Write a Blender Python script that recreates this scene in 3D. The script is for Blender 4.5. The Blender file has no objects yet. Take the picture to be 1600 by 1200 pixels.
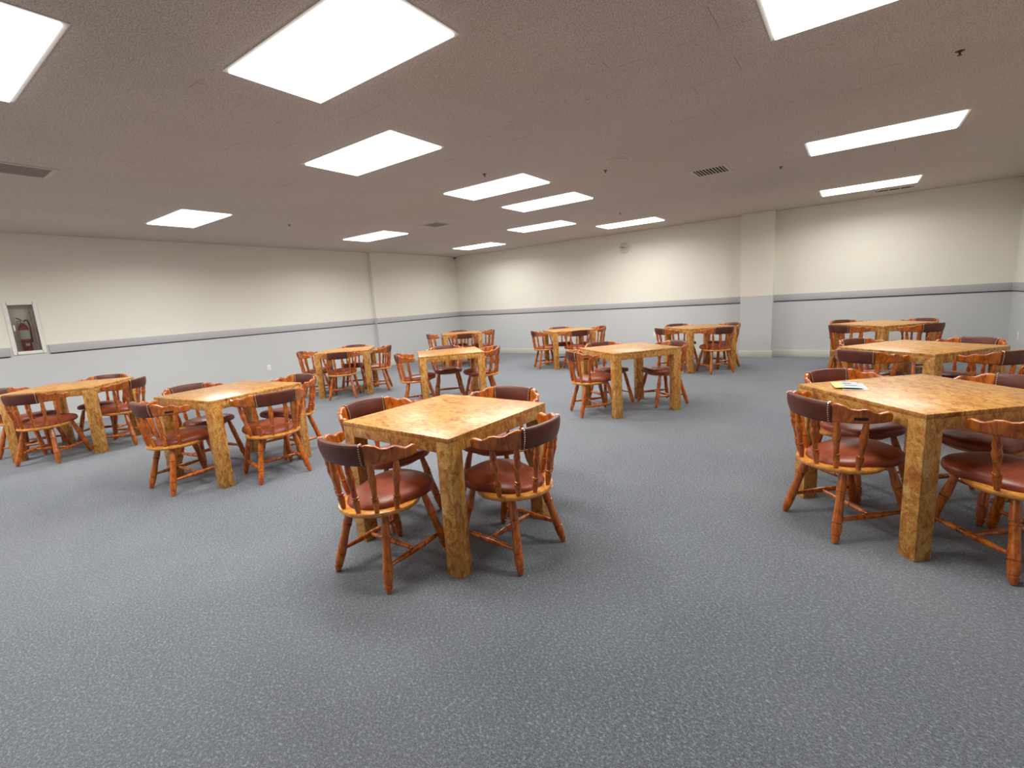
import bpy, bmesh, math, random
from mathutils import Vector, Matrix
random.seed(7)
R = math.radians
PI = math.pi
scene = bpy.context.scene
COL = scene.collection

# ------------------------------------------------------------------ camera
F_PX, PITCH, ROLL, YAW, CAM_H = 743.495, 0.1711085, -0.0637877, 0.6262492, 1.42339
H = 2.8143            # ceiling height
XL, XF, YB, XR, YF = -9.70, -9.61, 10.829, 2.04, -3.9   # left wall (near / far part), back wall, right wall, wall behind camera
RAIL_T, RAIL_B = 1.228, 1.105

cam_d = bpy.data.cameras.new('camera')
cam = bpy.data.objects.new('camera', cam_d)
COL.objects.link(cam)
cam_d.sensor_width = 36.0
cam_d.lens = F_PX / 1600.0 * 36.0
cam_d.clip_start = 0.02
_fw = Vector((-math.sin(YAW) * math.cos(PITCH), math.cos(YAW) * math.cos(PITCH), -math.sin(PITCH)))
_r0 = Vector((math.cos(YAW), math.sin(YAW), 0))
_u0 = _r0.cross(_fw)
_rt = _r0 * math.cos(ROLL) + _u0 * math.sin(ROLL)
_up = -_r0 * math.sin(ROLL) + _u0 * math.cos(ROLL)
_m = Matrix.Identity(4)
for i in range(3):
    _m[i][0] = _rt[i]; _m[i][1] = _up[i]; _m[i][2] = -_fw[i]
_m[2][3] = CAM_H
cam.matrix_world = _m
scene.camera = cam

# ------------------------------------------------------------------ world and exposure
w = bpy.data.worlds.new('world'); scene.world = w
w.use_nodes = True
w.node_tree.nodes['Background'].inputs[0].default_value = (0.9, 0.95, 1.0, 1)
w.node_tree.nodes['Background'].inputs[1].default_value = 0.0
vs = scene.view_settings
vs.view_transform = 'Standard'
vs.look = 'None'
vs.gamma = 1.0
vs.use_curve_mapping = False
vs.exposure = 0.0
LAMP = 5.0            # radiance of the fluorescent diffusers
LAMP_W = 35.0         # watts of the lamp in each fixture, thrown mostly downwards by the prismatic lens

# ------------------------------------------------------------------ materials
def srgb(r, g, b):
    def f(c):
        c /= 255.0
        return c / 12.92 if c <= 0.04045 else ((c + 0.055) / 1.055) ** 2.4
    return (f(r), f(g), f(b), 1.0)

class NT:
    def __init__(self, name):
        self.m = bpy.data.materials.new(name)
        self.m.use_nodes = True
        self.t = self.m.node_tree
        self.b = self.t.nodes['Principled BSDF']
    def n(self, kind, **kw):
        nd = self.t.nodes.new(kind)
        for k, v in kw.items():
            if k.startswith('_'):
                setattr(nd, k[1:], v)
            else:
                nd.inputs[k.replace('__', ' ')].default_value = v
        return nd
    def l(self, a, b):
        self.t.links.new(a, b)
    def ramp(self, fac, stops, interp='LINEAR'):
        r = self.n('ShaderNodeValToRGB')
        r.color_ramp.interpolation = interp
        e = r.color_ramp.elements
        while len(e) > 1: e.remove(e[-1])
        e[0].position, e[0].color = stops[0]
        for p, c in stops[1:]:
            x = e.new(p); x.color = c
        self.l(fac, r.inputs[0])
        return r.outputs[0]
    def mix(self, fac, a, b, mode='MIX'):
        x = self.n('ShaderNodeMix', _data_type='RGBA', _blend_type=mode)
        for s, v in ((x.inputs[0], fac), (x.inputs[6], a), (x.inputs[7], b)):
            if hasattr(v, 'is_output'): self.l(v, s)
            else: s.default_value = v
        return x.outputs[2]
    def coord(self, which='Object'):
        return self.n('ShaderNodeTexCoord').outputs[which]
    def pos(self):
        return self.n('ShaderNodeNewGeometry').outputs['Position']
    def noise(self, vec, scale, detail=2, rough=0.5, dist=0.0):
        x = self.n('ShaderNodeTexNoise', Scale=scale, Detail=detail, Roughness=rough, Distortion=dist)
        self.l(vec, x.inputs['Vector'])
        return x.outputs['Fac']
    def mapping(self, vec, scale=(1, 1, 1), rot=(0, 0, 0), loc=(0, 0, 0)):
        x = self.n('ShaderNodeMapping')
        x.inputs['Scale'].default_value = scale
        x.inputs['Rotation'].default_value = rot
        x.inputs['Location'].default_value = loc
        self.l(vec, x.inputs['Vector'])
        return x.outputs[0]
    def bump(self, h, strength=0.3, dist=0.01):
        x = self.n('ShaderNodeBump', Strength=strength, Distance=dist)
        self.l(h, x.inputs['Height'])
        self.l(x.outputs[0], self.b.inputs['Normal'])
    def set(self, color=None, rough=0.5, spec=0.5, metal=0.0, coat=0.0, coat_rough=0.1):
        b = self.b
        if color is not None:
            if hasattr(color, 'is_output'): self.l(color, b.inputs['Base Color'])
            else: b.inputs['Base Color'].default_value = color
        b.inputs['Roughness'].default_value = rough
        b.inputs['Specular IOR Level'].default_value = spec
        b.inputs['Metallic'].default_value = metal
        b.inputs['Coat Weight'].default_value = coat
        b.inputs['Coat Roughness'].default_value = coat_rough
        return self.m

def mat_wall():
    t = NT('painted_wall')
    p = t.pos()
    sep = t.n('ShaderNodeSeparateXYZ'); t.l(p, sep.inputs[0])
    gt = t.n('ShaderNodeMath', _operation='GREATER_THAN'); t.l(sep.outputs[2], gt.inputs[0]); gt.inputs[1].default_value = RAIL_T
    c = t.mix(gt.outputs[0], srgb(201, 203, 203), srgb(233, 230, 218))
    n = t.noise(p, 1.3, 3)
    c = t.mix(n, c, t.mix(0.08, c, srgb(150, 145, 135)))
    t.bump(t.noise(p, 60, 3), 0.25, 0.004)
    return t.set(c, 0.55, 0.35)

def mat_paint(name, rgb, rough=0.5, bump=True):
    t = NT(name)
    p = t.pos()
    a = srgb(*rgb)
    c = t.mix(t.noise(p, 6, 3), a, tuple(x * 0.93 for x in a[:3]) + (1,))
    if bump: t.bump(t.noise(p, 70, 3), 0.15, 0.003)
    return t.set(c, rough, 0.4)

def mat_ceiling():
    t = NT('ceiling_tile')
    p = t.pos()
    fine = t.noise(p, 130, 2, 0.7)
    base = t.ramp(fine, [(0.33, srgb(170, 158, 149)), (0.5, srgb(212, 202, 194)), (0.68, srgb(232, 224, 217))])
    blot = t.noise(p, 0.7, 3)
    base = t.mix(t.ramp(blot, [(0.4, (0, 0, 0, 1)), (0.65, (1, 1, 1, 1))]), base, t.mix(0.10, base, srgb(150, 140, 120)))
    bk = t.n('ShaderNodeTexBrick', _offset=0.5, _squash=1.0)
    t.l(t.mapping(p, loc=(0.03, 0.12, 0)), bk.inputs['Vector'])
    bk.inputs['Scale'].default_value = 1.0
    bk.inputs['Mortar Size'].default_value = 0.0022
    bk.inputs['Mortar Smooth'].default_value = 0.3
    bk.inputs['Brick Width'].default_value = 0.64
    bk.inputs['Row Height'].default_value = 0.32
    msk = t.ramp(t.noise(p, 2.6, 2), [(0.57, (0, 0, 0, 1)), (0.63, (1, 1, 1, 1))])
    mm = t.n('ShaderNodeMath', _operation='MULTIPLY'); t.l(bk.outputs['Fac'], mm.inputs[0]); t.l(msk, mm.inputs[1])
    m2 = t.n('ShaderNodeMath', _operation='MULTIPLY'); t.l(mm.outputs[0], m2.inputs[0]); m2.inputs[1].default_value = 0.6
    base = t.mix(m2.outputs[0], base, srgb(92, 80, 70))
    t.bump(fine, 0.4, 0.004)
    return t.set(base, 0.9, 0.15)

def mat_carpet():
    t = NT('carpet')
    p = t.pos()
    q = t.mapping(p, scale=(1.0, 1.5, 1.0), rot=(0, 0, YAW + 0.35))
    a = t.noise(q, 75, 3, 0.65, 0.4)
    b = t.noise(q, 210, 2, 0.6)
    c = t.ramp(a, [(0.30, srgb(34, 38, 45)), (0.43, srgb(64, 70, 79)), (0.55, srgb(95, 102, 112)), (0.68, srgb(160, 168, 178))])
    c2 = t.ramp(b, [(0.36, srgb(30, 34, 41)), (0.62, srgb(150, 158, 168))])
    c = t.mix(0.4, c, c2)
    wear = t.ramp(t.noise(p, 0.55, 3, 0.6), [(0.40, (0, 0, 0, 1)), (0.62, (1, 1, 1, 1))])
    c = t.mix(wear, c, t.mix(0.14, c, srgb(150, 152, 150)))
    st = t.ramp(t.noise(p, 1.9, 2), [(0.67, (0, 0, 0, 1)), (0.74, (1, 1, 1, 1))])
    c = t.mix(st, c, t.mix(0.16, c, srgb(70, 120, 115)))
    s = t.n('ShaderNodeMath', _operation='ADD'); t.l(a, s.inputs[0]); t.l(b, s.inputs[1])
    t.bump(s.outputs[0], 0.7, 0.006)
    t.b.inputs['Sheen Weight'].default_value = 0.25
    t.b.inputs['Sheen Roughness'].default_value = 0.6
    return t.set(c, 0.95, 0.08)

def mat_burl():
    t = NT('burl_laminate')
    p = t.coord('Object')
    oi = t.n('ShaderNodeObjectInfo')
    va = t.n('ShaderNodeVectorMath', _operation='MULTIPLY_ADD')
    t.l(p, va.inputs[0]); va.inputs[1].default_value = (1, 1, 0.8)
    cb = t.n('ShaderNodeCombineXYZ'); t.l(oi.outputs['Random'], cb.inputs[0]); t.l(oi.outputs['Random'], cb.inputs[1])
    sc = t.n('ShaderNodeVectorMath', _operation='SCALE'); t.l(cb.outputs[0], sc.inputs[0]); sc.inputs['Scale'].default_value = 7.0
    t.l(sc.outputs[0], va.inputs[2])
    q = t.mapping(va.outputs[0], scale=(1.0, 1.9, 1.15), rot=(0, 0, 0.12))
    a = t.noise(q, 11, 6, 0.68, 1.6)
    b = t.noise(q, 26, 4, 0.6, 2.6)
    c = t.ramp(a, [(0.34, srgb(140, 72, 26)), (0.44, srgb(186, 122, 52)), (0.53, srgb(206, 154, 76)), (0.66, srgb(220, 178, 106))])
    v = t.ramp(b, [(0.44, (0, 0, 0, 1)), (0.48, (1, 1, 1, 1)), (0.505, (1, 1, 1, 1)), (0.545, (0, 0, 0, 1))])
    vm = t.n('ShaderNodeMath', _operation='MULTIPLY'); t.l(v, vm.inputs[0]); vm.inputs[1].default_value = 0.48
    c = t.mix(vm.outputs[0], c, srgb(122, 56, 22))
    return t.set(c, 0.33, 0.5)

def mat_wood(name, dark, mid, light, rough=0.28):
    t = NT(name)
    p = t.coord('Object')
    q = t.mapping(p, scale=(1, 1, 0.25))
    a = t.noise(q, 38, 5, 0.62, 0.8)
    c = t.ramp(a, [(0.30, srgb(*dark)), (0.5, srgb(*mid)), (0.72, srgb(*light))])
    return t.set(c, rough, 0.5, coat=0.42, coat_rough=0.14)

def mat_leather(name, rgb, rgb2, rough=0.38):
    t = NT(name)
    p = t.coord('Object')
    c = t.mix(t.ramp(t.noise(p, 9, 4, 0.6), [(0.35, (0, 0, 0, 1)), (0.65, (1, 1, 1, 1))]), srgb(*rgb), srgb(*rgb2))
    vor = t.n('ShaderNodeTexVoronoi', Scale=260.0)
    t.l(p, vor.inputs['Vector'])
    t.bump(vor.outputs['Distance'], 0.18, 0.002)
    return t.set(c, rough, 0.5)

def mat_simple(name, rgb, rough=0.4, metal=0.0, spec=0.5):
    t = NT(name)
    a = srgb(*rgb)
    c = t.mix(t.noise(t.coord('Object'), 25, 3), a, tuple(x * 0.88 for x in a[:3]) + (1,))
    return t.set(c, rough, spec, metal)

def mat_emit(name, rgb, s):
    m = bpy.data.materials.new(name); m.use_nodes = True
    nt = m.node_tree
    nt.nodes.remove(nt.nodes['Principled BSDF'])
    e = nt.nodes.new('ShaderNodeEmission')
    e.inputs[0].default_value = rgb
    e.inputs[1].default_value = s
    nt.links.new(e.outputs[0], nt.nodes['Material Output'].inputs[0])
    return m

M = dict(
    wall=mat_wall(), grey=mat_paint('rail_paint', (184, 183, 186), 0.5), base=mat_paint('baseboard_paint', (206, 205, 196), 0.45),
    ceiling=mat_ceiling(), carpet=mat_carpet(), burl=mat_burl(),
    wood=mat_wood('chair_wood', (120, 50, 8), (180, 90, 20), (216, 126, 38)),
    wood_lit=mat_wood('wood_seat_rim_lit', (176, 104, 36), (210, 140, 56), (226, 160, 76)),  # same stain as the chair wood, lightened for light on upward faces
    leather=mat_leather('seat_vinyl', (150, 72, 44), (122, 54, 33)), pad=mat_leather('back_vinyl', (104, 46, 27), (82, 36, 21), 0.42),
    nail=mat_simple('nail_brass', (226, 208, 176), 0.3, 0.6), dark=mat_simple('dark_plate', (42, 24, 16), 0.5),
    white=mat_simple('white_enamel', (236, 234, 228), 0.35), vent=mat_simple('vent_metal', (214, 203, 192), 0.5),
    hole=mat_simple('dark_duct', (26, 22, 20), 0.9), plastic=mat_simple('cover_plastic', (240, 239, 234), 0.35),
    slot=mat_simple('slot_and_shade_black', (40, 38, 36), 0.5),
    red=mat_simple('extinguisher_red', (150, 18, 26), 0.25), black=mat_simple('black_rubber', (22, 20, 20), 0.5),
    steel=mat_simple('steel', (170, 168, 165), 0.3, 0.8), label=mat_simple('label_silver', (205, 200, 190), 0.4),
    redtext=mat_simple('red_lettering', (140, 30, 30), 0.5), boxin=mat_simple('cabinet_lining', (240, 236, 230), 0.6),
    clockface=mat_simple('clock_face', (206, 202, 186), 0.5), clockrim=mat_simple('clock_rim', (226, 220, 200), 0.35),
    hand=mat_simple('clock_hand', (110, 100, 78), 0.5),
    paper=mat_simple('paper_grey', (186, 192, 194), 0.55), yellow=mat_simple('paper_yellow_green', (204, 214, 124), 0.55),
    ink=mat_simple('print_grey', (128, 138, 148), 0.6), sprk=mat_simple('sprinkler_metal', (92, 72, 60), 0.4, 0.5),
    grille=mat_simple('speaker_grille', (206, 194, 184), 0.7), lamp=mat_emit('lamp_diffuser', (1.0, 0.975, 0.93, 1), LAMP),
)
def mat_glass():
    m = bpy.data.materials.new('clear_panel'); m.use_nodes = True
    nt = m.node_tree
    nt.nodes.remove(nt.nodes['Principled BSDF'])
    tr = nt.nodes.new('ShaderNodeBsdfTransparent'); tr.inputs[0].default_value = (0.93, 0.94, 0.93, 1)
    gl = nt.nodes.new('ShaderNodeBsdfGlossy'); gl.inputs['Roughness'].default_value = 0.08
    fr = nt.nodes.new('ShaderNodeFresnel'); fr.inputs[0].default_value = 1.45
    mx = nt.nodes.new('ShaderNodeMixShader')
    nt.links.new(fr.outputs[0], mx.inputs[0]); nt.links.new(tr.outputs[0], mx.inputs[1]); nt.links.new(gl.outputs[0], mx.inputs[2])
    nt.links.new(mx.outputs[0], nt.nodes['Material Output'].inputs[0])
    return m
M['glass'] = mat_glass()

# ------------------------------------------------------------------ helpers
def obj(name, bm, mat, parent=None, smooth=True, bevel=0.0, angle=40):
    me = bpy.data.meshes.new(name)
    bmesh.ops.recalc_face_normals(bm, faces=bm.faces[:])
    if bevel:
        es = [e for e in bm.edges if len(e.link_faces) == 2 and e.calc_face_angle(0) > R(45)]
        bmesh.ops.bevel(bm, geom=es, offset=bevel, segments=2, profile=0.5, affect='EDGES')
    bm.to_mesh(me); bm.free()
    if smooth:
        for p in me.polygons: p.use_smooth = True
        me.set_sharp_from_angle(angle=R(angle))
    o = bpy.data.objects.new(name, me)
    me.materials.append(mat)
    COL.objects.link(o)
    if parent: o.parent = parent
    return o

def tag(o, label=None, cat=None, group=None, kind=None):
    if label: o['label'] = label
    if cat: o['category'] = cat
    if group: o['group'] = group
    if kind: o['kind'] = kind
    return o

def thing(name, label, cat, loc=(0, 0, 0), rz=0.0, group=None):
    o = bpy.data.objects.new(name, None)
    o.empty_display_size = 0.1
    COL.objects.link(o)
    o.location = loc; o.rotation_euler = (0, 0, rz)
    return tag(o, label, cat, group)

def struct(name, bm, mat, label=None, **kw):
    o = obj(name, bm, mat, **kw)
    o['kind'] = 'structure'
    if label: o['label'] = label
    return o

def box(bm, x0, x1, y0, y1, z0, z1):
    vs_ = [bm.verts.new((x, y, z)) for x in (x0, x1) for y in (y0, y1) for z in (z0, z1)]
    for f in ((0, 1, 3, 2), (4, 6, 7, 5), (0, 4, 5, 1), (2, 3, 7, 6), (0, 2, 6, 4), (1, 5, 7, 3)):
        bm.faces.new([vs_[i] for i in f])
    return bm

def B(*a):
    return box(bmesh.new(), *a)

def turned(bm, p0, p1, prof, seg=12):
    """revolve a profile [(t, r)] along the segment p0 -> p1"""
    p0, p1 = Vector(p0), Vector(p1)
    d = (p1 - p0).normalized()
    u = d.orthogonal().normalized(); v = d.cross(u)
    rings = []
    for t, r in prof:
        c = p0.lerp(p1, t)
        rings.append([bm.verts.new(c + (u * math.cos(2 * PI * k / seg) + v * math.sin(2 * PI * k / seg)) * r) for k in range(seg)])
    for a, b in zip(rings, rings[1:]):
        for k in range(seg):
            bm.faces.new((a[k], a[(k + 1) % seg], b[(k + 1) % seg], b[k]))
    bm.faces.new(rings[0][::-1]); bm.faces.new(rings[-1])
    return bm

def cat_rom(pts, n):
    out = []
    P = [Vector(p) for p in pts]
    P = [P[0] * 2 - P[1]] + P + [P[-1] * 2 - P[-2]]
    m = len(P) - 3
    for i in range(n + 1):
        s = i / n * m
        k = min(int(s), m - 1); t = s - k
        a, b, c, d = P[k:k + 4]
        out.append(0.5 * ((2 * b) + (c - a) * t + (2 * a - 5 * b + 4 * c - d) * t * t + (3 * b - a - 3 * c + d) * t ** 3))
    return out

def tube(bm, pts, r, seg=8):
    rings = []
    for i, p in enumerate(pts):
        d = (pts[min(i + 1, len(pts) - 1)] - pts[max(i - 1, 0)]).normalized()
        u = d.cross(Vector((0.13, 0.31, 0.94))).normalized(); v = d.cross(u)
        rings.append([bm.verts.new(p + (u * math.cos(2 * PI * k / seg) + v * math.sin(2 * PI * k / seg)) * r) for k in range(seg)])
    for a, b in zip(rings, rings[1:]):
        for k in range(seg):
            bm.faces.new((a[k], a[(k + 1) % seg], b[(k + 1) % seg], b[k]))
    bm.faces.new(rings[0][::-1]); bm.faces.new(rings[-1])

def copy_tree(o, parent=None):
    c = o.copy(); COL.objects.link(c)
    if parent: c.parent = parent
    for ch in list(o.children):
        copy_tree(ch, c)
    return c

# ------------------------------------------------------------------ the room
T = 0.15
bm = bmesh.new()
box(bm, XL - T, XR + T, YF - T, YB + T, -0.1, 0.0)
struct('floor', bm, M['carpet'], 'grey blue loop pile carpet', smooth=False)
struct('ceiling', B(XL - T, XR + T, YF - T, YB + T, H, H + 0.1), M['ceiling'], 'beige textured tile ceiling', smooth=False)
# left wall, with an opening for the extinguisher cabinet, thicker past y = 7.75
CY0, CY1, CZ0, CZ1 = 1.43, 1.705, 1.155, 1.825
bm = bmesh.new()
box(bm, XL - 0.25, XL, YF - T, CY0, 0, H); box(bm, XL - 0.25, XL, CY1, 7.76, 0, H)
box(bm, XL - 0.25, XL, CY0, CY1, 0, CZ0); box(bm, XL - 0.25, XL, CY0, CY1, CZ1, H)
box(bm, XL - 0.25, XF, 7.76, YB + T, 0, H)
struct('wall_left', bm, M['wall'], 'long wall, cream above and pale grey below', smooth=False)
struct('wall_back', B(XL - T, XR + T, YB, YB + T, 0, H), M['wall'], 'far wall, cream above and pale grey below', smooth=False)
struct('wall_right', B(XR, XR + T, YF - T, YB + T, 0, H), M['wall'], 'short end wall at the right', smooth=False)
struct('wall_front', B(XL - T, XR + T, YF - T, YF, 0, H), M['wall'], 'wall behind the camera', smooth=False)
PX0, PX1, PY = -1.875, -1.30, YB - 0.2
tag(struct('pillar', B(PX0, PX1, PY, YB, 0, H), M['wall'], smooth=False), 'square pillar standing out of the far wall, painted like it', kind='structure')
n = [0]
def trim(x0, x1, y0, y1, z0=RAIL_B, z1=RAIL_T, m='grey', label='grey wooden chair rail board'):
    n[0] += 1
    struct('trim_%d' % n[0], B(x0, x1, y0, y1, z0, z1), M[m], label, bevel=0.003)
RD = 0.022
GT = dict(z0=RAIL_B - .013, z1=RAIL_B, m='slot', label='dark strip standing in for shade under the chair rail board')  # dark colour painted in for the shadow below the protruding rail
trim(XL, XL + RD, YF, 1.355); trim(XL, XL + RD, 1.775, 7.76); trim(XF, XF + RD, 7.76, YB)
trim(XF + RD, PX0, YB - RD, YB); trim(PX1, XR, YB - RD, YB); trim(XR - RD, XR, YF, YB - RD)
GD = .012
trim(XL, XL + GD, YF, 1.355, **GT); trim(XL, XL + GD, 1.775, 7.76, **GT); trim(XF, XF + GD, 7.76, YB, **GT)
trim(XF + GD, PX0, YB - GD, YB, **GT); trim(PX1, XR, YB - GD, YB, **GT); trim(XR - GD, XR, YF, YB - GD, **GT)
def base(side, *b):
    bm = bmesh.new()
    for q in b: box(bm, *q)
    struct('baseboard_' + side, bm, M['base'], 'off-white painted baseboard', bevel=0.003)
BH, BD = 0.135, 0.016
base('left', (XL, XL + BD, YF, 7.76, 0, BH), (XF, XF + BD, 7.76 - BD, YB, 0, BH))
base('back', (XF + BD, PX0 - BD, YB - BD, YB, 0, BH), (PX1 + BD, XR, YB - BD, YB, 0, BH))
base('pillar', (PX0 - BD, PX1 + BD, PY - BD, PY, 0, BH), (PX0 - BD, PX0, PY, YB, 0, BH), (PX1, PX1 + BD, PY, YB, 0, BH))
base('right', (XR - BD, XR, YF, YB - BD, 0, BH))

# ------------------------------------------------------------------ ceiling lights
def ring_bm(w, l, t, z0, z1):
    bm = bmesh.new()
    box(bm, -l / 2, l / 2, -w / 2, -w / 2 + t, z0, z1); box(bm, -l / 2, l / 2, w / 2 - t, w / 2, z0, z1)
    box(bm, -l / 2, -l / 2 + t, -w / 2 + t, w / 2 - t, z0, z1); box(bm, l / 2 - t, l / 2, -w / 2 + t, w / 2 - t, z0, z1)
    return bm
LL, LW = 1.19, 0.58
lights = [
    (-3.035 - LL / 2, 0.845 - LW / 2, 'cut by the left edge of the photo'),
    (-2.36, 1.83, 'nearest of the whole lights, largest in the photo'),
    (-3.65, 3.09, 'second in line, behind the largest light'),
    (-7.47, 3.04, 'beside the long left wall, nearest of that row'),
    (-3.66, 4.98, 'third in line behind the largest light'),
    (-3.72, 6.29, 'fourth in line behind the largest light'),
    (-4.99, 8.19, 'between the fourth light and the far wall'),
    (-3.71, 9.47, 'close to the far wall before the clock'),
    (-7.51, 6.24, 'middle one of the row beside the long wall'),
    (-7.57, 9.45, 'nearest to the far room corner'),
    (0.13, 6.28, 'on the right side, nearer of the two long slim ones'),
    (0.09, 9.46, 'on the right side, closest to the far wall'),
    (0.155, 3.387 - LW / 2, 'cut by the top edge of the photo'),
    (-7.5, -0.2, 'added unseen beside the long wall, level with the camera'), (-3.65, -2.2, 'added unseen behind the camera, in the middle'),  # these last lights are assumed, out of view, put in for illumination
    (-7.5, -2.6, 'added unseen behind the camera, nearest the long wall'),
]
proto = thing('ceiling_light', 'x', 'light')
obj('light_frame', ring_bm(LW + 0.05, LL + 0.05, 0.025, -0.004, 0.004), M['white'], proto, smooth=False)
obj('diffuser', B(-LL / 2, LL / 2, -LW / 2, LW / 2, -0.014, 0.002), M['lamp'], proto, smooth=False)
ld = bpy.data.lights.new('fluorescent_tubes', 'AREA')
ld.shape = 'RECTANGLE'; ld.size = LL - .03; ld.size_y = LW - .03
ld.energy = LAMP_W; ld.spread = R(160); ld.color = (1.0, 0.985, 0.955)
lo = bpy.data.objects.new('fluorescent_tubes', ld); COL.objects.link(lo); lo.parent = proto; lo.location = (0, 0, -.017)
for i, (x, y, d) in enumerate(lights):
    o = proto if i == 0 else copy_tree(proto)
    o.location = (x, y, H)
    o['group'] = 'fluorescent ceiling lights'
    if x < -7:                       # extra power for this row, added to brighten the long wall
        k_ = [c for c in o.children if c.type == 'LIGHT'][0]
        k_.data = k_.data.copy(); k_.data.energy = LAMP_W * (1.75 if y < 7 else 1.05)
    o['label'] = 'lit white rectangular ceiling light ' + d

# ------------------------------------------------------------------ ceiling vents, sprinklers, speaker
def vent(x, y, s, label, s2=None):
    s2 = s2 or s
    t = thing('ceiling_vent', label, 'vent', (x, y, H), 0, 'ceiling air vents')
    obj('duct_opening', B(-s / 2 + .01, s / 2 - .01, -s2 / 2 + .01, s2 / 2 - .01, -0.0015, 0.0), M['hole'], t, smooth=False)
    obj('vent_frame', ring_bm(s2 + 0.05, s + 0.05, 0.035, -0.006, 0.0), M['vent'], t, smooth=False)
    k = 9 if s2 > .2 else 4
    for i in range(k):
        yy = -s / 2 + .035 + (s - .07) * i / (k - 1)
        bm = bmesh.new()
        v = [bm.verts.new(p) for p in ((yy - .006, -s2 / 2 + .01, -.005), (yy - .006, -s2 / 2 + .01, -.003), (yy + .006, -s2 / 2 + .01, -.003), (yy + .006, -s2 / 2 + .01, -.005))]
        u = [bm.verts.new((q.co.x, s2 / 2 - .01, q.co.z)) for q in v]
        bm.faces.new(v); bm.faces.new(u[::-1])
        for a in range(4):
            bm.faces.new((v[a], v[(a + 1) % 4], u[(a + 1) % 4], u[a]))
        obj('slat', bm, M['vent'], t, smooth=False)
vent(-1.475, 6.38, 0.36, 'square slatted air vent right of the ceiling speaker, right side of the room')
vent(-5.95, 6.29, 0.36, 'small slatted air vent between light rows toward the far corner')
vent(-5.95, 1.17, 0.36, 'slatted air vent at the left edge below the cut off light')
vent(0.44, 10.16, 0.5, 'narrow slatted air vent between the last light and the far wall', 0.16)

def disc_bm(r, z0, z1, seg=28, prof=None):
    bm = bmesh.new()
    turned(bm, (0, 0, z0), (0, 0, z1), prof or [(0, r), (1, r)], seg)
    return bm
t = thing('ceiling_speaker', 'faint round beige speaker grille flush in the ceiling', 'speaker', (-2.09, 5.05, H))
obj('speaker_ring', disc_bm(.135, -.010, 0, prof=[(0, .11), (.3, .13), (1, .135)]), M['vent'], t)
obj('grille', disc_bm(.11, -.013, -.009), M['grille'], t)
for (x, y, lab) in ((0.474, 4.44, 'dark sprinkler head on the ceiling behind the light cut by the top edge'),
                    (-3.362, 4.385, 'small sprinkler head on the ceiling before the third light of the centre line'),
                    (-7.196, 4.335, 'tiny sprinkler head on the ceiling near the long left wall'),
                    (-0.795, 6.89, 'small sprinkler head on the ceiling left of the two slim right lights'),
                    (-3.38, 8.19, 'tiny sprinkler head on the ceiling before the light by the clock'),
                    (-2.36, 5.32, 'small sprinkler head on the ceiling left of the round speaker')):
    t = thing('sprinkler_head', lab, 'sprinkler', (x, y, H), random.random(), 'ceiling sprinkler heads')
    obj('escutcheon', disc_bm(.026, -.004, 0, 18, [(0, .019), (1, .026)]), M['sprk'], t)
    obj('nozzle', disc_bm(.006, -.024, -.003, 10, [(0, .005), (.5, .006), (1, .008)]), M['sprk'], t)
    obj('deflector', disc_bm(.013, -.026, -.0235, 12), M['sprk'], t)

# ------------------------------------------------------------------ things on the walls
t = thing('wall_clock', 'round off-white wall clock high on the far wall', 'clock', (-4.385, YB, 2.485))
def wall_disc(r0, r1, y0, y1, seg=32):
    bm = bmesh.new(); turned(bm, (0, y1, 0), (0, y0, 0), [(0, r0), (1, r1)], seg); return bm
obj('clock_case', wall_disc(.118, .112, -.022, -.001), M['clockface'], t)
bm = bmesh.new()
tube(bm, [Vector((.112 * math.cos(a), -.024, .112 * math.sin(a))) for a in [2 * PI * k / 40 for k in range(41)]], .013, 8)
obj('clock_rim', bm, M['clockrim'], t)
def hand(ang, ln, wd, mat):
    bm = B(-wd, wd, -.030, -.027, -.02, ln)
    o = obj('clock_hand', bm, mat, t, smooth=False); o.rotation_euler = (0, ang, 0)
hand(R(-75), .075, .008, M['hand']); hand(R(62), .09, .006, M['clockrim'])
o = obj('wall_sensor', B(-.028, .028, -.03, 0, -.05, .05), M['plastic'], bevel=.006)
o.location = (-4.70, YB, 2.555); tag(o, 'small off-white box on the far wall left of the clock', 'sensor')

def outlet(name, loc, rz, label, kind='outlet', group=None):
    t = thing(name, label, 'outlet' if kind == 'outlet' else 'switch', loc, rz, group)
    obj('cover_plate', B(-.038, .038, -.006, 0, -.06, .06), M['plastic'], t, bevel=.002)
    if kind == 'outlet':
        for s in (-1, 1):
            r = obj('receptacle', B(-.017, .017, -.009, -.005, s * .026 - .014, s * .026 + .014), M['white'], t, bevel=.003)
            obj('slots', box(B(-.008, -.005, -.0095, -.0085, s * .026 - .006, s * .026 + .006), .005, .008, -.0095, -.0085, s * .026 - .006, s * .026 + .006), M['slot'], r, smooth=False)
    else:
        obj('blank_insert', B(-.016, .016, -.009, -.005, -.033, .033), M['white'], t, bevel=.002)
outlet('wall_outlet', (XL, 4.97, .40), PI / 2, 'white double outlet low on the long left wall', group='wall outlets')
outlet('wall_outlet', (-3.69, YB, .47), 0, 'white outlet low on the far wall left of the table by the pillar', group='wall outlets')
outlet('wall_plate', (XR, 10.24, .43), -PI / 2, 'white plate low on the right end wall beside the corner', 'plate')

# security camera in the far corner
t = thing('security_camera', 'small dome security camera in the far corner under the ceiling', 'camera', (XF + .07, YB - .09, H))
obj('mount', disc_bm(.05, -.025, 0, 24, [(0, .048), (1, .05)]), M['white'], t)
bm = bmesh.new(); bmesh.ops.create_uvsphere(bm, u_segments=16, v_segments=10, radius=.038)
bmesh.ops.translate(bm, verts=bm.verts, vec=(0, 0, -.028))
obj('dome', bm, M['black'], t)

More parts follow.
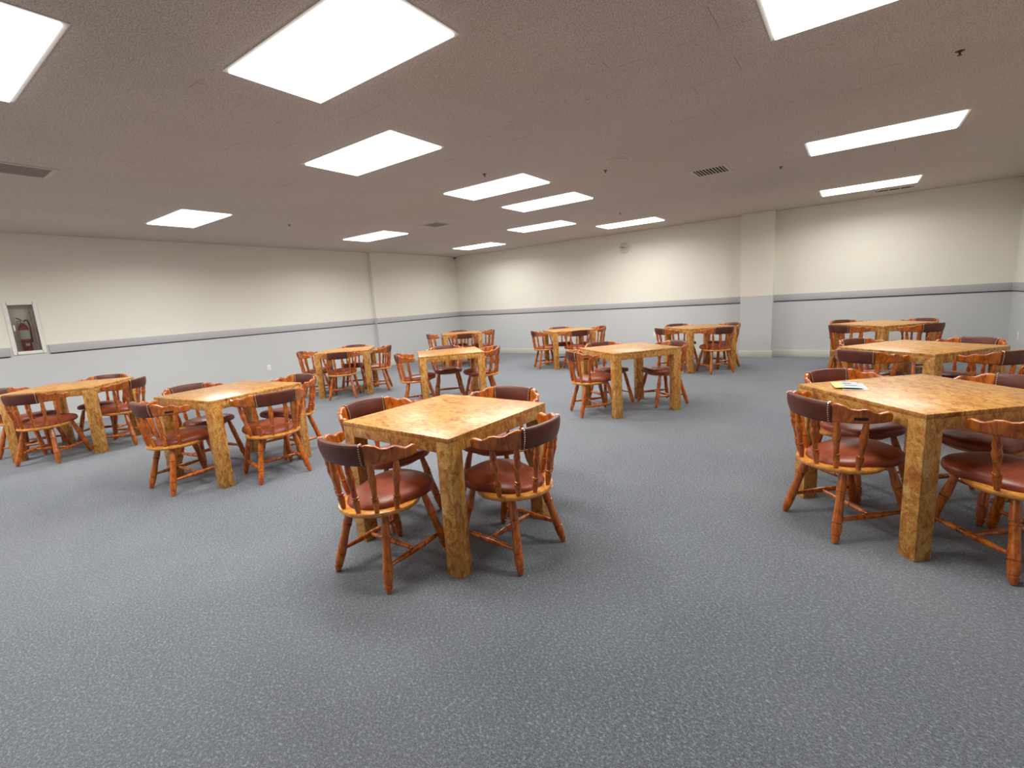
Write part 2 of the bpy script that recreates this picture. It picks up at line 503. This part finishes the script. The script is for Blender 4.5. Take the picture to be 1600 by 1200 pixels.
# extinguisher cabinet, recessed in the left wall
t = thing('extinguisher_cabinet', 'white framed recessed fire extinguisher cabinet in the left wall', 'cabinet', (XL, (CY0 + CY1) / 2, CZ0), PI / 2)
cw, ch = (CY1 - CY0) / 2, CZ1 - CZ0
bm = bmesh.new()   # tub: back, sides, top, bottom
box(bm, -cw, cw, .12, .125, 0, ch); box(bm, -cw, -cw + .004, 0, .12, 0, ch); box(bm, cw - .004, cw, 0, .12, 0, ch)
box(bm, -cw, cw, 0, .12, 0, .004); box(bm, -cw, cw, 0, .12, ch - .004, ch)
obj('cabinet_tub', bm, M['boxin'], t, smooth=False)
bm = bmesh.new(); f = .036
box(bm, -cw - f, -cw + .006, -.014, 0, -f, ch + f); box(bm, cw - .006, cw + f, -.014, 0, -f, ch + f)
box(bm, -cw, cw, -.014, 0, -f, .006); box(bm, -cw, cw, -.014, 0, ch - .006, ch + f)
d = obj('cabinet_door_frame', bm, M['white'], t, smooth=False)
obj('clear_panel', B(-cw + .004, cw - .004, -.006, -.003, .004, ch - .004), M['glass'], t, smooth=False)
obj('door_pull', B(-.115, -.10, -.022, -.012, .30, .38), M['white'], t, bevel=.003)
cv = bpy.data.curves.new('door_lettering', 'FONT'); cv.body = '\n'.join('FIREEXTINGUISHER')
cv.size = .036; cv.align_x = 'CENTER'; cv.align_y = 'TOP'; cv.space_line = .92; cv.extrude = .0004
tmp = bpy.data.objects.new('tmp_text', cv); COL.objects.link(tmp)
me = bpy.data.meshes.new_from_object(tmp.evaluated_get(bpy.context.evaluated_depsgraph_get()))
bpy.data.objects.remove(tmp)
me.materials.clear(); me.materials.append(M['redtext'])
lt = bpy.data.objects.new('door_lettering', me); COL.objects.link(lt); lt.parent = t
lt.location = (.085, -.0075, ch - .04); lt.rotation_euler = (PI / 2, 0, 0)
lt['label'] = 'red vertical lettering on the clear panel'

e = thing('fire_extinguisher', 'red fire extinguisher standing inside the white wall cabinet', 'fire extinguisher', (XL - .062, (CY0 + CY1) / 2 - .005, CZ0 + .005), PI / 2)
obj('cylinder', disc_bm(.055, 0, .40, 24, [(0, .046), (.02, .052), (.06, .054), (.80, .054), (.88, .046), (.95, .03), (1, .018)]), M['red'], e)
obj('paper_label', disc_bm(.0548, .17, .30, 24), M['label'], e)
obj('round_sticker', B(-.022, .022, -.0560, -.0545, .075, .11), M['label'], e, bevel=.0)
obj('valve', disc_bm(.018, .395, .44, 14, [(0, .017), (.5, .02), (1, .014)]), M['steel'], e)
bm = bmesh.new(); tube(bm, cat_rom([(0, 0, .435), (-.02, -.02, .455), (-.06, -.03, .475)], 8), .006, 6); tube(bm, cat_rom([(0, 0, .425), (-.03, -.02, .432), (-.06, -.028, .43)], 8), .005, 6)
obj('handle', bm, M['black'], e)
bm = bmesh.new(); tube(bm, cat_rom([(.012, 0, .42), (.05, -.02, .44), (.068, -.02, .36), (.066, -.01, .24), (.062, -.01, .12)], 24), .008, 8)
obj('hose', bm, M['black'], e)
obj('gauge', (lambda b: turned(b, (0, -.018, .42), (0, -.03, .42), [(0, .014), (1, .014)], 14))(bmesh.new()), M['label'], e)

# ------------------------------------------------------------------ tables
TW, TH, LEG, AP = 0.893, 0.7685, 0.094, 0.084
def make_table():
    t = thing('card_table', 'x', 'table')
    h = TW / 2
    obj('tabletop', B(-h, h, -h, h, TH - 0.024, TH), M['burl'], t, bevel=.0025)
    for k in range(4):
        bm = B(-h + LEG, h - LEG, -h + .001, -h + .021, TH - AP, TH - 0.024)
        bmesh.ops.rotate(bm, verts=bm.verts, cent=(0, 0, 0), matrix=Matrix.Rotation(k * PI / 2, 3, 'Z'))
        obj('apron', bm, M['burl'], t, bevel=.001)
    for sx in (-1, 1):
        for sy in (-1, 1):
            x0, x1 = sorted((sx * (h - .0005), sx * (h - LEG))); y0, y1 = sorted((sy * (h - .0005), sy * (h - LEG)))
            obj('leg', B(x0, x1, y0, y1, 0, TH - 0.024), M['burl'], t, bevel=.002)
    return t

# ------------------------------------------------------------------ chairs
RING_R, RING_CY = 0.228, -0.035
SEAT_Z = 0.412
rail_path = cat_rom([(-.297, -.022, 0), (-.283, -.10, 0), (-.240, -.178, 0), (-.163, -.240, 0), (-.085, -.272, 0), (0, -.282, 0),
                     (.085, -.272, 0), (.163, -.240, 0), (.240, -.178, 0), (.283, -.10, 0), (.297, -.022, 0)], 80)
PAD0, PAD1 = 24, 56     # rail samples between which the padding sits
def rail_top(i):
    k = min(i, 80 - i) / PAD0        # 0 at the tip, 1 at the pad border
    tbl = [(0, .738), (.03, .748), (.09, .753), (.17, .749), (.27, .744), (.35, .752), (.44, .765), (.52, .767), (.62, .761), (.71, .764), (.82, .781), (.91, .788), (1, .786)]
    if k >= 1: return .784 + .004 * min(1, (k - 1) * 2)
    for (a, za), (b, zb) in zip(tbl, tbl[1:]):
        if k <= b:
            s = (k - a) / (b - a); s = s * s * (3 - 2 * s)
            return za + (zb - za) * s
def rail_bot(i):
    k = min(i, 80 - i) / PAD0
    if k >= 1: return .681
    if k < .12: return .700 - (k / .12) * .008
    return .692 - (k - .12) / .88 * .011
def rail_norm(i):
    d = (rail_path[min(i + 1, 80)] - rail_path[max(i - 1, 0)]).normalized()
    return Vector((d.y, -d.x, 0))      # pointing outwards (away from the sitter)
def rail_lean(z):
    return (z - .73) * .16             # the back leans outwards towards the top
def ribbon(i0, i1, thick, top, bot, puff=0.0, step=1):
    bm = bmesh.new()
    rings = []
    idx = list(range(i0, i1 + 1, step))
    for i in idx:
        p, nn = rail_path[i], rail_norm(i)
        zt, zb = top(i), bot(i)
        prof = []
        r = thick / 2
        m = 6
        for k in range(m + 1):          # outer face, bottom to top
            s = k / m; z = zb + r * .35 + (zt - zb - r * .7) * s
            prof.append((r + puff * math.sin(PI * s), z))
        prof.append((r * .75, zt - .001)); prof.append((r * .5, zt)); prof.append((-r * .5, zt)); prof.append((-r * .75, zt - .001))
        for k in range(m + 1):
            s = 1 - k / m; z = zb + r * .35 + (zt - zb - r * .7) * s
            prof.append((-r - puff * math.sin(PI * s), z))
        prof.append((-r * .45, zb)); prof.append((r * .45, zb))
        rings.append([bm.verts.new(p + nn * (a + rail_lean(z)) + Vector((0, 0, z))) for a, z in prof])
    for a, b in zip(rings, rings[1:]):
        for k in range(len(a)):
            bm.faces.new((a[k], a[(k + 1) % len(a)], b[(k + 1) % len(a)], b[k]))
    bm.faces.new(rings[0][::-1]); bm.faces.new(rings[-1])
    return bm

SPX = [11, 22, 34, 46, 58, 69]                 # rail samples where the spindles meet the rail
SPA = [-72, -44, -17, 17, 44, 72]                 # their angle on the seat rim, from straight back
leg_prof = [(0, .017), (.04, .0185), (.16, .0225), (.27, .026), (.30, .0265), (.306, .0200), (.316, .0200), (.322, .0265), (.345, .0265), (.35, .0235),
            (.42, .0225), (.52, .0235), (.64, .0265), (.72, .0275), (.726, .0210), (.736, .0210), (.742, .0275), (.80, .027), (.885, .024), (.891, .0185), (.901, .0185), (.907, .0235), (.93, .023), (1, .0125)]
sp_prof = [(0, .0095), (.10, .0125), (.24, .0165), (.28, .017), (.286, .0115), (.305, .0115), (.311, .0165), (.34, .0165), (.346, .0125),
           (.42, .0125), (.52, .0135), (.64, .018), (.70, .0185), (.74, .0165), (.78, .0125), (.785, .016), (.82, .017), (.86, .015), (1, .0105)]
st_prof = [(0, .0095), (.12, .0115), (.30, .0155), (.36, .0165), (.365, .013), (.385, .013), (.39, .0165), (.5, .0175), (.61, .0165), (.615, .013), (.635, .013), (.64, .0165), (.70, .0155), (.88, .0115), (1, .0095)]

def make_chair():
    t = thing('captains_chair', 'x', 'chair')
    # seat rim board
    bm = bmesh.new()
    N = 72
    def plate(a):       # outline: half round at the back, straight towards the front
        x, y = math.sin(a), math.cos(a)
        if y < 0: return Vector((x * RING_R, RING_CY + y * RING_R, 0))
        return Vector((x * RING_R * (1 - .12 * y), RING_CY + y * (RING_R + .0), 0))
    lv = [(.385, -.012), (.389, -.004), (.397, 0), (.404, 0), (.410, -.003), (SEAT_Z, -.010)]
    rings = []
    for z, off in lv:
        ring = []
        for k in range(N):
            p = plate(2 * PI * k / N); c = Vector((0, RING_CY, 0))
            p = c + (p - c) * (1 + off / RING_R)
            ring.append(bm.verts.new((p.x, p.y, z)))
        rings.append(ring)
    for a, b in zip(rings, rings[1:]):
        for k in range(N): bm.faces.new((a[k], a[(k + 1) % N], b[(k + 1) % N], b[k]))
    bm.faces.new(rings[0][::-1]); bm.faces.new(rings[-1])
    obj('seat_board', bm, M['wood_lit'], t)
    # padded seat: round at the back inside the spindles, wide and rounded square in front
    bm = bmesh.new()
    def cush(a):
        x, y = math.sin(a), math.cos(a)
        e = 2.0 if y < 0 else 3.0
        s = (abs(x) ** e + abs(y) ** e) ** (-1 / e)
        rx = .182 if y < 0 else .182 + .040 * min(1, y * 2.2)
        ry = .182 if y < 0 else .285
        return Vector((x * s * rx, RING_CY + .005 + y * s * ry, 0))
    prof = [(1.0 - .16, .402), (1.0 - .03, .404), (1.0, .412), (1.006, .426), (.992, .440), (.945, .451), (.83, .462), (.64, .471), (.42, .473), (.2, .471)]
    rings = []
    for s, z in prof:
        ring = []
        for k in range(N):
            p = cush(2 * PI * k / N); c = Vector((0, .03, 0))
            q = c + (p - c) * s
            ring.append(bm.verts.new((q.x, q.y, z + .07 * q.y)))
        rings.append(ring)
    for a, b in zip(rings, rings[1:]):
        for k in range(N): bm.faces.new((a[k], a[(k + 1) % N], b[(k + 1) % N], b[k]))
    bm.faces.new(rings[0][::-1]); bm.faces.new(rings[-1])
    obj('seat_cushion', bm, M['leather'], t)
    obj('back_rail', ribbon(0, 80, .024, rail_top, rail_bot), M['wood'], t, angle=60)
    pad = obj('back_pad', ribbon(PAD0, PAD1, .030, lambda i: rail_top(i) + .005, lambda i: rail_bot(i) - .005, .006), M['pad'], t, angle=60)
    for i in (PAD0, PAD1):
        s = 1 if i == PAD0 else -1
        bm = bmesh.new()
        p, nn = rail_path[i + s], rail_norm(i + s)
        for k in range(9):
            z = .688 + .096 * k / 8
            for sd in (-1, 1):
                m4 = Matrix.Translation(p + nn * (sd * (.0155 + .006 * math.sin(PI * k / 8)) + rail_lean(z)) + Vector((0, 0, z)))
                bmesh.ops.create_icosphere(bm, subdivisions=1, radius=.0042, matrix=m4)
        for k in (-1, 0, 1):
            bmesh.ops.create_icosphere(bm, subdivisions=1, radius=.0042, matrix=Matrix.Translation(p + nn * (k * .009 + rail_lean(.79)) + Vector((0, 0, .790))))
        obj('nail_row', bm, M['nail'], pad)
    for i, a in zip(SPX, SPA):
        k = int(i); fr = i - k
        top = rail_path[k].lerp(rail_path[min(k + 1, 80)], fr) + rail_norm(k) * rail_lean(.69) + Vector((0, 0, .692))
        a = R(a)
        bot = Vector((math.sin(a) * (RING_R - .022), RING_CY - math.cos(a) * (RING_R - .022), SEAT_Z - .012))
        obj('spindle', turned(bmesh.new(), bot, top, [(u, r * 1.1) for u, r in sp_prof], 12), M['wood'], t)
    tops = {(-1, -1): (-.135, -.13), (1, -1): (.135, -.13), (-1, 1): (-.15, .135), (1, 1): (.15, .135)}
    feet = {(-1, -1): (-.212, -.222), (1, -1): (.212, -.222), (-1, 1): (-.208, .238), (1, 1): (.208, .238)}
    ax = {}
    for k in tops:
        a = Vector(tops[k] + (.398,)); b = Vector(feet[k] + (0.0015,))
        ax[k] = (a, b)
        obj('leg', turned(bmesh.new(), a, b, [(u, r * .93) for u, r in leg_prof], 16), M['wood'], t)
    def on(k, z):
        a, b = ax[k]; return a.lerp(b, (a.z - z) / (a.z - b.z))
    mids = []
    for s in (-1, 1):
        p, q = on((s, -1), .125), on((s, 1), .135)
        mids.append((p + q) / 2)
        obj('stretcher', turned(bmesh.new(), p, q, st_prof, 12), M['wood'], t)
    obj('stretcher', turned(bmesh.new(), mids[0], mids[1], st_prof, 12), M['wood'], t)
    return t

def name_plate(parent):
    i0, i1 = 64, 69
    bm = bmesh.new()
    a = []
    for i in range(i0, i1 + 1):
        p, nn = rail_path[i], rail_norm(i)
        a.append([bm.verts.new(p + nn * (o_ + rail_lean(z)) + Vector((0, 0, z))) for o_, z in ((.0125, .706), (.0145, .706), (.0145, .721), (.0125, .721))])
    for u, v in zip(a, a[1:]):
        for k in range(4): bm.faces.new((u[k], u[(k + 1) % 4], v[(k + 1) % 4], v[k]))
    bm.faces.new(a[0][::-1]); bm.faces.new(a[-1])
    o = obj('name_plate', bm, M['dark'], parent, smooth=False); o['label'] = 'small dark plate on the outside of the rail'

# table: key, x, y, rotation, label of table, phrase for its chairs
TB = {
 'T1': (-2.051, 2.119, -1.4, 'bare burl card table nearest the camera, alone in the centre foreground', 'of the centre foreground table'),
 'T2': (0.354, 3.558, -49.1, 'burl card table at the right with a paper leaflet lying on it', 'of the table with the leaflet'),
 'T3': (0.514, 5.865, -39.4, 'burl card table directly behind the one with the leaflet', 'of the table behind the leaflet table'),
 'T4': (0.357, 8.965, -45.5, 'burl card table by the far wall, right of the wall pillar', 'of the far table right of the pillar'),
 'T5': (-2.279, 5.668, -37.1, 'burl card table in the middle of the room with an open front side', 'of the middle table with an open front'),
 'T6': (-4.90, 8.93, -44.5, 'burl card table near the far wall, lower left of the wall clock', 'of the far table below the clock'),
 'T7': (-2.270, 9.022, -45.3, 'burl card table near the far wall, just left of the wall pillar', 'of the far table left of the pillar'),
 'T8': (-4.773, 5.089, -42.1, 'burl card table with three chairs, seen behind the foreground table', 'of the three-chair table behind the foreground one'),
 'T9': (-7.618, 8.583, -42.7, 'burl card table in the far corner under the security camera', 'of the table in the far corner'),
 'T10': (-7.33, 5.17, -46.0, 'burl card table near the left wall outlet and the wall offset', 'of the table near the left wall outlet'),
 'T11': (-4.803, 2.063, 6.8, 'burl card table left of the foreground one, in the left half', 'of the second table from the left edge'),
 'T12': (-7.611, 1.509, -42.1, 'burl card table at the left edge below the extinguisher cabinet', 'of the table below the extinguisher cabinet'),
}
diag = ('near left', 'near right', 'far right', 'far left')
axis = ('left', 'near', 'right', 'far')
SIDE = dict(T1=diag, T2=diag, T3=diag, T4=diag, T5=diag, T6=axis, T7=diag, T8=axis, T9=axis, T10=axis, T11=diag, T12=axis)
CH = {
 'T1': [(-2.074, 1.607, .7), (-1.574, 2.078, 87.0), (-2.047, 2.613, 184.9), (-2.578, 2.078, 266.8)],
 'T2': [(.009, 3.270, -49.6), (.677, 3.212, 40.0), (.673, 3.863, 132.4), (.051, 3.918, 227.2)],
 'T3': [(.183, 5.527, -35.9), (.923, 5.600, 44.0), (.859, 6.256, 139.7), (.200, 6.193, 230.1)],
 'T4': [(.01, 8.60, -43.6), (.70, 8.59, 43.7), (.704, 9.264, 132.1), (.010, 9.300, 222.2)],
 'T5': [(-2.586, 5.265, -44.5), None, (-1.979, 6.066, 142.7), (-2.664, 5.952, 234.9)],
 'T6': [(-5.25, 8.57, -44.5), (-4.54, 8.57, 45.5), (-4.54, 9.29, 135.5), (-5.26, 9.29, 225.5)],
 'T7': [(-2.633, 8.664, -45.3), (-1.912, 8.660, 44.7), (-1.95, 9.33, 134.7), (-2.66, 9.34, 224.7)],
 'T8': [(-5.08, 4.72, -42.1), None, (-4.46, 5.40, 137.9), (-5.151, 5.431, 227.9)],
 'T9': [(-7.963, 8.208, -42.7), (-7.242, 8.238, 47.3), (-7.272, 8.958, 137.3), (-7.993, 8.929, 227.3)],
 'T10': [(-7.70, 4.80, -45.0), (-7.00, 4.82, 43.6), (-6.98, 5.50, 133.0), (-7.68, 5.55, 223.6)],
 'T11': [(-4.780, 1.592, 2.9), (-4.290, 2.131, 79.8), (-4.797, 2.592, 184.8), (-5.309, 2.003, 276.8)],
 'T12': [(-7.953, 1.130, -42.1), (-7.292, 1.197, 40.7), (-7.328, 1.822, 135.9), (-7.990, 1.850, 227.9)],
}
def clear_of_table(c, tb):
    """slide a chair straight back until its rail ends clear the table edge"""
    cx, cy, ca = c[0], c[1], R(c[2])
    dx, dy = cx - tb[0], cy - tb[1]; L = math.hypot(dx, dy); dx /= L; dy /= L
    for _ in range(60):
        hit = False
        for lx, ly in ((-.297, -.012), (.297, -.012), (-.310, -.022), (.310, -.022), (.284, -.012), (-.284, -.012)):
            px = cx + lx * math.cos(ca) - ly * math.sin(ca) - tb[0]; py = cy + lx * math.sin(ca) + ly * math.cos(ca) - tb[1]
            u = px * math.cos(tb[2]) + py * math.sin(tb[2]); v = -px * math.sin(tb[2]) + py * math.cos(tb[2])
            if max(abs(u), abs(v)) < TW / 2 + .004: hit = True
        if not hit: break
        cx += dx * .003; cy += dy * .003
    return (cx, cy, c[2])
table0, chair0 = make_table(), make_chair()
first_t = first_c = True
chairs = {}
for key, (x, y, a, lab, ph) in TB.items():
    o = table0 if first_t else copy_tree(table0); first_t = False
    o.location = (x, y, 0); o.rotation_euler = (0, 0, R(a))
    o['label'] = lab; o['category'] = 'table'; o['group'] = 'burl card tables'
    for k, c in enumerate(CH[key]):
        if c is None: continue
        q = chair0 if first_c else copy_tree(chair0); first_c = False
        c = clear_of_table(c, (x, y, R(a)))
        q.location = (c[0], c[1], 0); q.rotation_euler = (0, 0, R(c[2]))
        q['label'] = "brown captain's chair, %s side %s" % (SIDE[key][k], ph)
        q['category'] = 'chair'; q['group'] = 'captain chairs around the card tables'
        chairs[(key, k)] = q
for k in (('T2', 0), ('T11', 0), ('T5', 0)):
    name_plate(chairs[k])
# worn white price sticker on the rim of one chair
a0 = R(20)
c_ = Vector((math.sin(a0) * (RING_R + .0005), RING_CY - math.cos(a0) * (RING_R + .0005), .399))
st = obj('rim_sticker', B(-.018, .018, -.001, .0005, -.005, .005), M['white'], chairs[('T1', 1)], smooth=False)
st.location = c_; st.rotation_euler = (0, 0, a0); st['label'] = 'small white sticker on the seat rim'

# ------------------------------------------------------------------ leaflet on the right table
t = thing('paper_leaflet', 'folded yellow green and grey paper leaflet on the right table', 'leaflet', (0, 0, TH))
A, Bq, C_, D_ = Vector((-.103, 3.699, 0)), Vector((.035, 3.736, 0)), Vector((.070, 3.496, 0)), Vector((-.068, 3.480, 0))
def sheet(name, u0, u1, v0, v1, z, mat, parent, lift=0.0, th=.0012):
    bm = bmesh.new(); n_ = 8
    top, bot = [], []
    for i in range(n_ + 1):
        rt, rb = [], []
        for j in range(n_ + 1):
            u = u0 + (u1 - u0) * i / n_; v = v0 + (v1 - v0) * j / n_
            p = A.lerp(Bq, u).lerp(D_.lerp(C_, u), v)
            zz = z + lift * (math.sin(PI * u) * .4 + v ** 3)
            rt.append(bm.verts.new((p.x, p.y, zz + th))); rb.append(bm.verts.new((p.x, p.y, zz)))
        top.append(rt); bot.append(rb)
    for i in range(n_):
        for j in range(n_):
            bm.faces.new((top[i][j], top[i + 1][j], top[i + 1][j + 1], top[i][j + 1]))
            bm.faces.new((bot[i][j], bot[i][j + 1], bot[i + 1][j + 1], bot[i + 1][j]))
    for i in range(n_):
        for (r, j) in ((0, 0), (0, n_)):
            bm.faces.new((top[i][j], top[i + 1][j], bot[i + 1][j], bot[i][j]))
            bm.faces.new((top[j][i], top[j][i + 1], bot[j][i + 1], bot[j][i]))
    return obj(name, bm, mat, parent, angle=50)
sheet('back_page', .25, 1.22, .10, 1.06, .0004, M['paper'], t)
sheet('front_page', .34, 1.0, 0, 1, .0025, M['paper'], t, .006)
sheet('cover_page', 0, .335, 0, 1, .0025, M['yellow'], t, .006)
sheet('print_block', .42, .74, .18, .34, .0042, M['ink'], t, .006, .0004)
sheet('print_block', .42, .9, .5, .62, .0042, M['ink'], t, .006, .0004)
